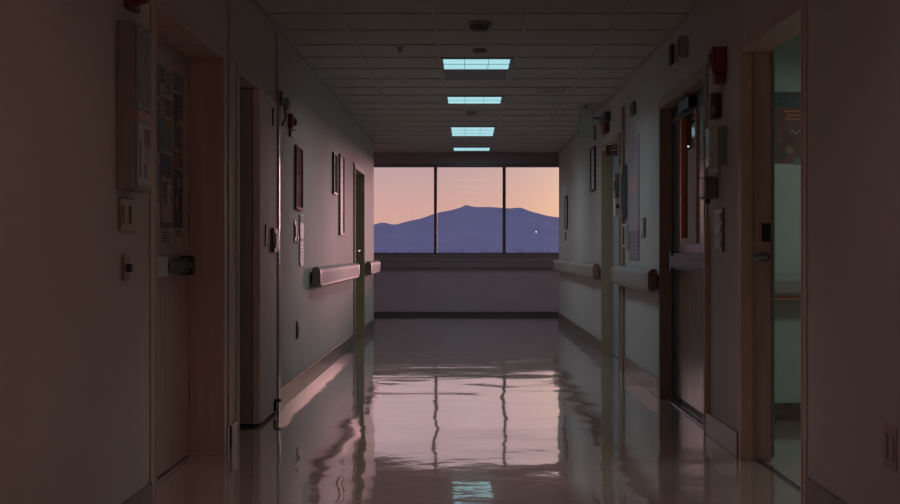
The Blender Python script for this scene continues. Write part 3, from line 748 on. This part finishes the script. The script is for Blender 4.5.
# clutter beside the olive frame
def item(name, y0, y1, pt, pb, dep, m, label, cat, extra=None):
    pc = 466 + F * DR / ((y0 + y1) / 2); s_ = DR / (pc - 466)
    h1 = EYE + (251 - pt) * s_; h0 = EYE + (251 - pb) * s_
    t = thing(name, (X(1, dep / 2), (y0 + y1) / 2, h0), label, cat)
    o = MB(); sbox(o, 1, y0, y1, h0, h1, .001, dep, m); o.build('body', t, bevel=.006)
    if extra: extra(t, y0, y1, h0, h1, dep)
    return t
def front(name, m, a, b, c, d, th=.006):
    def f(t, y0, y1, h0, h1, dep):
        o = MB(); sbox(o, 1, y0 + (y1 - y0) * a, y0 + (y1 - y0) * b, h0 + (h1 - h0) * c, h0 + (h1 - h0) * d, dep + .0003, dep + th, m); o.build(name, t, bevel=.002)
    return f
def near_patch(t, y0, y1, h0, h1, dep):
    o = MB(); o.box(X(1, .045), X(1, .075), y0 - .004, y0 - .0003, h0 + .07, h0 + .105, M_RED); o.build('red_square', t)
item('glove_box', 11.46, 11.58, 174, 198, .085, mat('grey_green_box', (.20, .24, .22), .4), 'green grey glove box rack at the top of the cluster beside the olive door frame', 'glove box', front('slot', M_DGREYP, .2, .8, .3, .7))
item('sanitizer_dispenser', 11.46, 11.56, 199, 216, .085, M_WHITE, 'white dispenser with a red square, below the glove box rack', 'dispenser', near_patch)
item('towel_dispenser', 11.22, 11.38, 165, 218, .05, mat('dark_green_box', (.14, .17, .155), .4), 'tall dark dispenser beside the white one with the red square', 'dispenser', front('front_panel', M_DGREYP, .12, .88, .1, .85))
item('wall_phone', 11.08, 11.26, 224, 247, .04, M_WHITE, 'slim white wall phone just above the handrail by the olive door frame', 'phone', front('handset', M_DGREYP, .3, .7, .1, .9, .015))
t = MB(); sbox(t, 1, 11.40, 11.43, 0.0, 2.42, .001, .03, M_CASED); struct(t.build('trim_6', bevel=.003))
# lilac poster with darker lower sheet
t = thing('poster', (X(1, .01), 10.9, 1.05), 'large pale lilac poster on the right wall above the handrail', 'poster')
ya, yb = wz(1, 639.5), 11.15
o = MB(); sbox(o, 1, ya, yb, 1.27, 2.08, .001, .008, M_LILAC); sbox(o, 1, ya + .1, yb - .1, 1.60, 1.72, .008, .009, M_PINKP); o.build('sheet', t)
t = thing('notice', (X(1, .01), 10.8, 1.02), 'purple text notice directly below the large lilac poster', 'notice')
o = MB(); sbox(o, 1, ya, yb - .1, 1.025, 1.265, .001, .009, M_LILACD)
for i in range(6): sbox(o, 1, ya + .06, yb - random.uniform(.16, .35), 1.055 + i * .033, 1.066 + i * .033, .009, .010, M_LILAC)
o.build('sheet', t)
plate(1, wz(1, 646), wz(1, 642.5), 1.21, 1.37, M_DGREYP, 'narrow dark switch on the right wall between the poster and the timber door', 1)
# poster in side room
t = thing('poster', (2.22, 8.09, 1.67), 'dark poster with orange text lines on the green side room wall', 'poster')
FR = mat('maroon_print', (.22, .10, .08), .5, var=.25, scale=9); FH = mat('poster_header', (.10, .11, .11), .5, var=.3, scale=40)
o = MB(); o.box(1.99, 2.45, 8.094, 8.099, 1.67, 2.13, FR); o.build('sheet', t)
o = MB(); o.box(1.995, 2.445, 8.092, 8.0935, 2.03, 2.125, FH)
for i in range(9):
    xx = 2.02 + i * .045; r_ = .018
    pts = [(xx + r_ * .8 * math.cos(a), 8.0915, 2.078 + r_ * 1.3 * math.sin(a)) for a in [j * .6 + i for j in range(8)]]
    o.tube(pts, .0025, M_GREYP, 5)
o.build('header', t)
o = MB()
for a, b, c in ((2.06, 2.42, 2.0), (2.08, 2.40, 1.975), (2.07, 2.42, 1.95)): o.box(a, b, 8.092, 8.0935, c, c + .008, M_ORANGE)
o.build('text_lines', t)
o = MB(); o.tube([(2.10 + .012 * j, 8.092, 1.87 + .012 * math.sin(j * 1.7)) for j in range(14)], .003, M_PAPER, 5); o.build('script_line', t)
o = MB()
for i in range(9):
    a, b = 2.05 + .045 * i, 1.72 + .04 * math.sin(i * 2.1); q = .025
    o.cyl((a, 8.0935, b), (a, 8.0915, b), q, [FH, M_YELL, FG, FT][i % 4], 12)
o.build('picture', t)

# ---------------------------------------------------------------- outside
RID = [(-900, 229), (-300, 232), (100, 231), (300, 228), (374, 224.7), (382.6, 222), (394, 225), (409, 221), (422, 218.3), (437, 212.7), (450, 210.4), (460, 207.8), (466.6, 204.6),
       (473, 207), (490, 207), (502, 207.8), (509, 208.6), (520, 207.2), (529.5, 211), (548, 216), (560, 217.5), (640, 226), (760, 236), (1100, 240), (1900, 238)]
YR, YF, GZ = 3000.0, 2250.0, -11.0
def ridge(x):
    px = 466 + x * F / YR
    for (a, ya), (b, yb) in zip(RID[:-1], RID[1:]):
        if px <= b or b == RID[-1][0]:
            t = min(1, max(0, (px - a) / (b - a))); py = ya + (yb - ya) * t
            return EYE + (251 - py) * YR / F
    return 20
def ter(x, y):
    t = min(1, max(0, (y - YF) / (YR - YF)))
    h = GZ + (ridge(x) - GZ) * (t ** 1.25)
    return h + 9 * math.sin(t * math.pi) * noise.noise(Vector((x * .008, y * .008, 0)))
hv, hf = [], []
xs = [-2400 + i * 12 for i in range(401)]; yS = [YF + (YR - YF) * i / 24 for i in range(25)] + [YR + 300, YR + 900]
for j, y in enumerate(yS):
    for x in xs:
        hv.append((x, y, ter(x, y) if y <= YR else (ridge(x) * .6 if y < YR + 500 else GZ)) )
n = len(xs)
for j in range(len(yS) - 1):
    for i in range(n - 1): hf.append((j * n + i, j * n + i + 1, (j + 1) * n + i + 1, (j + 1) * n + i))
M_HILL = mat('haze_tinted_hills', (.48, .49, .74), 1.0, var=.06, scale=.006, spec=0)  # aerial haze is mixed into this blue base colour
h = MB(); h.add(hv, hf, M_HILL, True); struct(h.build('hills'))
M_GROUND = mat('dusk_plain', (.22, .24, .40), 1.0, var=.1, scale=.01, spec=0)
struct(MB().box(-4000, 4000, 22, 4000, GZ - 1, GZ, M_GROUND).build('ground'))
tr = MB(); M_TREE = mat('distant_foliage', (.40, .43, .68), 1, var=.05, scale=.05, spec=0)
for i in range(150):
    x = random.uniform(-150, 220); y = random.uniform(1150, 1300); r = random.uniform(4, 10); hgt = random.uniform(8, 14)
    tr.lathe((x, y, GZ), [(r * .5, 0), (r, hgt * .35), (r * .85, hgt * .7), (r * .3, hgt)], M_TREE, 8)
tag(tr.build('distant_trees'), 'low dark blur of trees at the foot of the mountains outside the windows', 'trees', kind='stuff')
# light on the slope
bx, yy = 0, YF
while yy < YR:
    bx = (536 - 466) / F * yy
    if (ter(bx, yy) - EYE) / yy * F > 17: break
    yy += 5
gz = ter(bx, yy)
t = thing('street_lamp', (bx, yy - 6, gz - 3), 'single tiny white light shining on the dark mountainside', 'light')
MB().cyl((bx, yy - 6, gz - 3), (bx, yy - 6, gz + 3), .4, M_HILL, 8).build('mast', t)
o = MB(); o.lathe((bx, yy - 6, gz + 3), [(.3, 0), (1.3, .8), (1.3, 2.0), (.3, 3.0)], mat('lamp_glow', (.8, .8, .8), .5, emit=((.9, .9, 1.0), 1.6)), 10); o.build('lamp_head', t)

for o in list(bpy.data.objects):
    if '_o' in o: del o['_o']
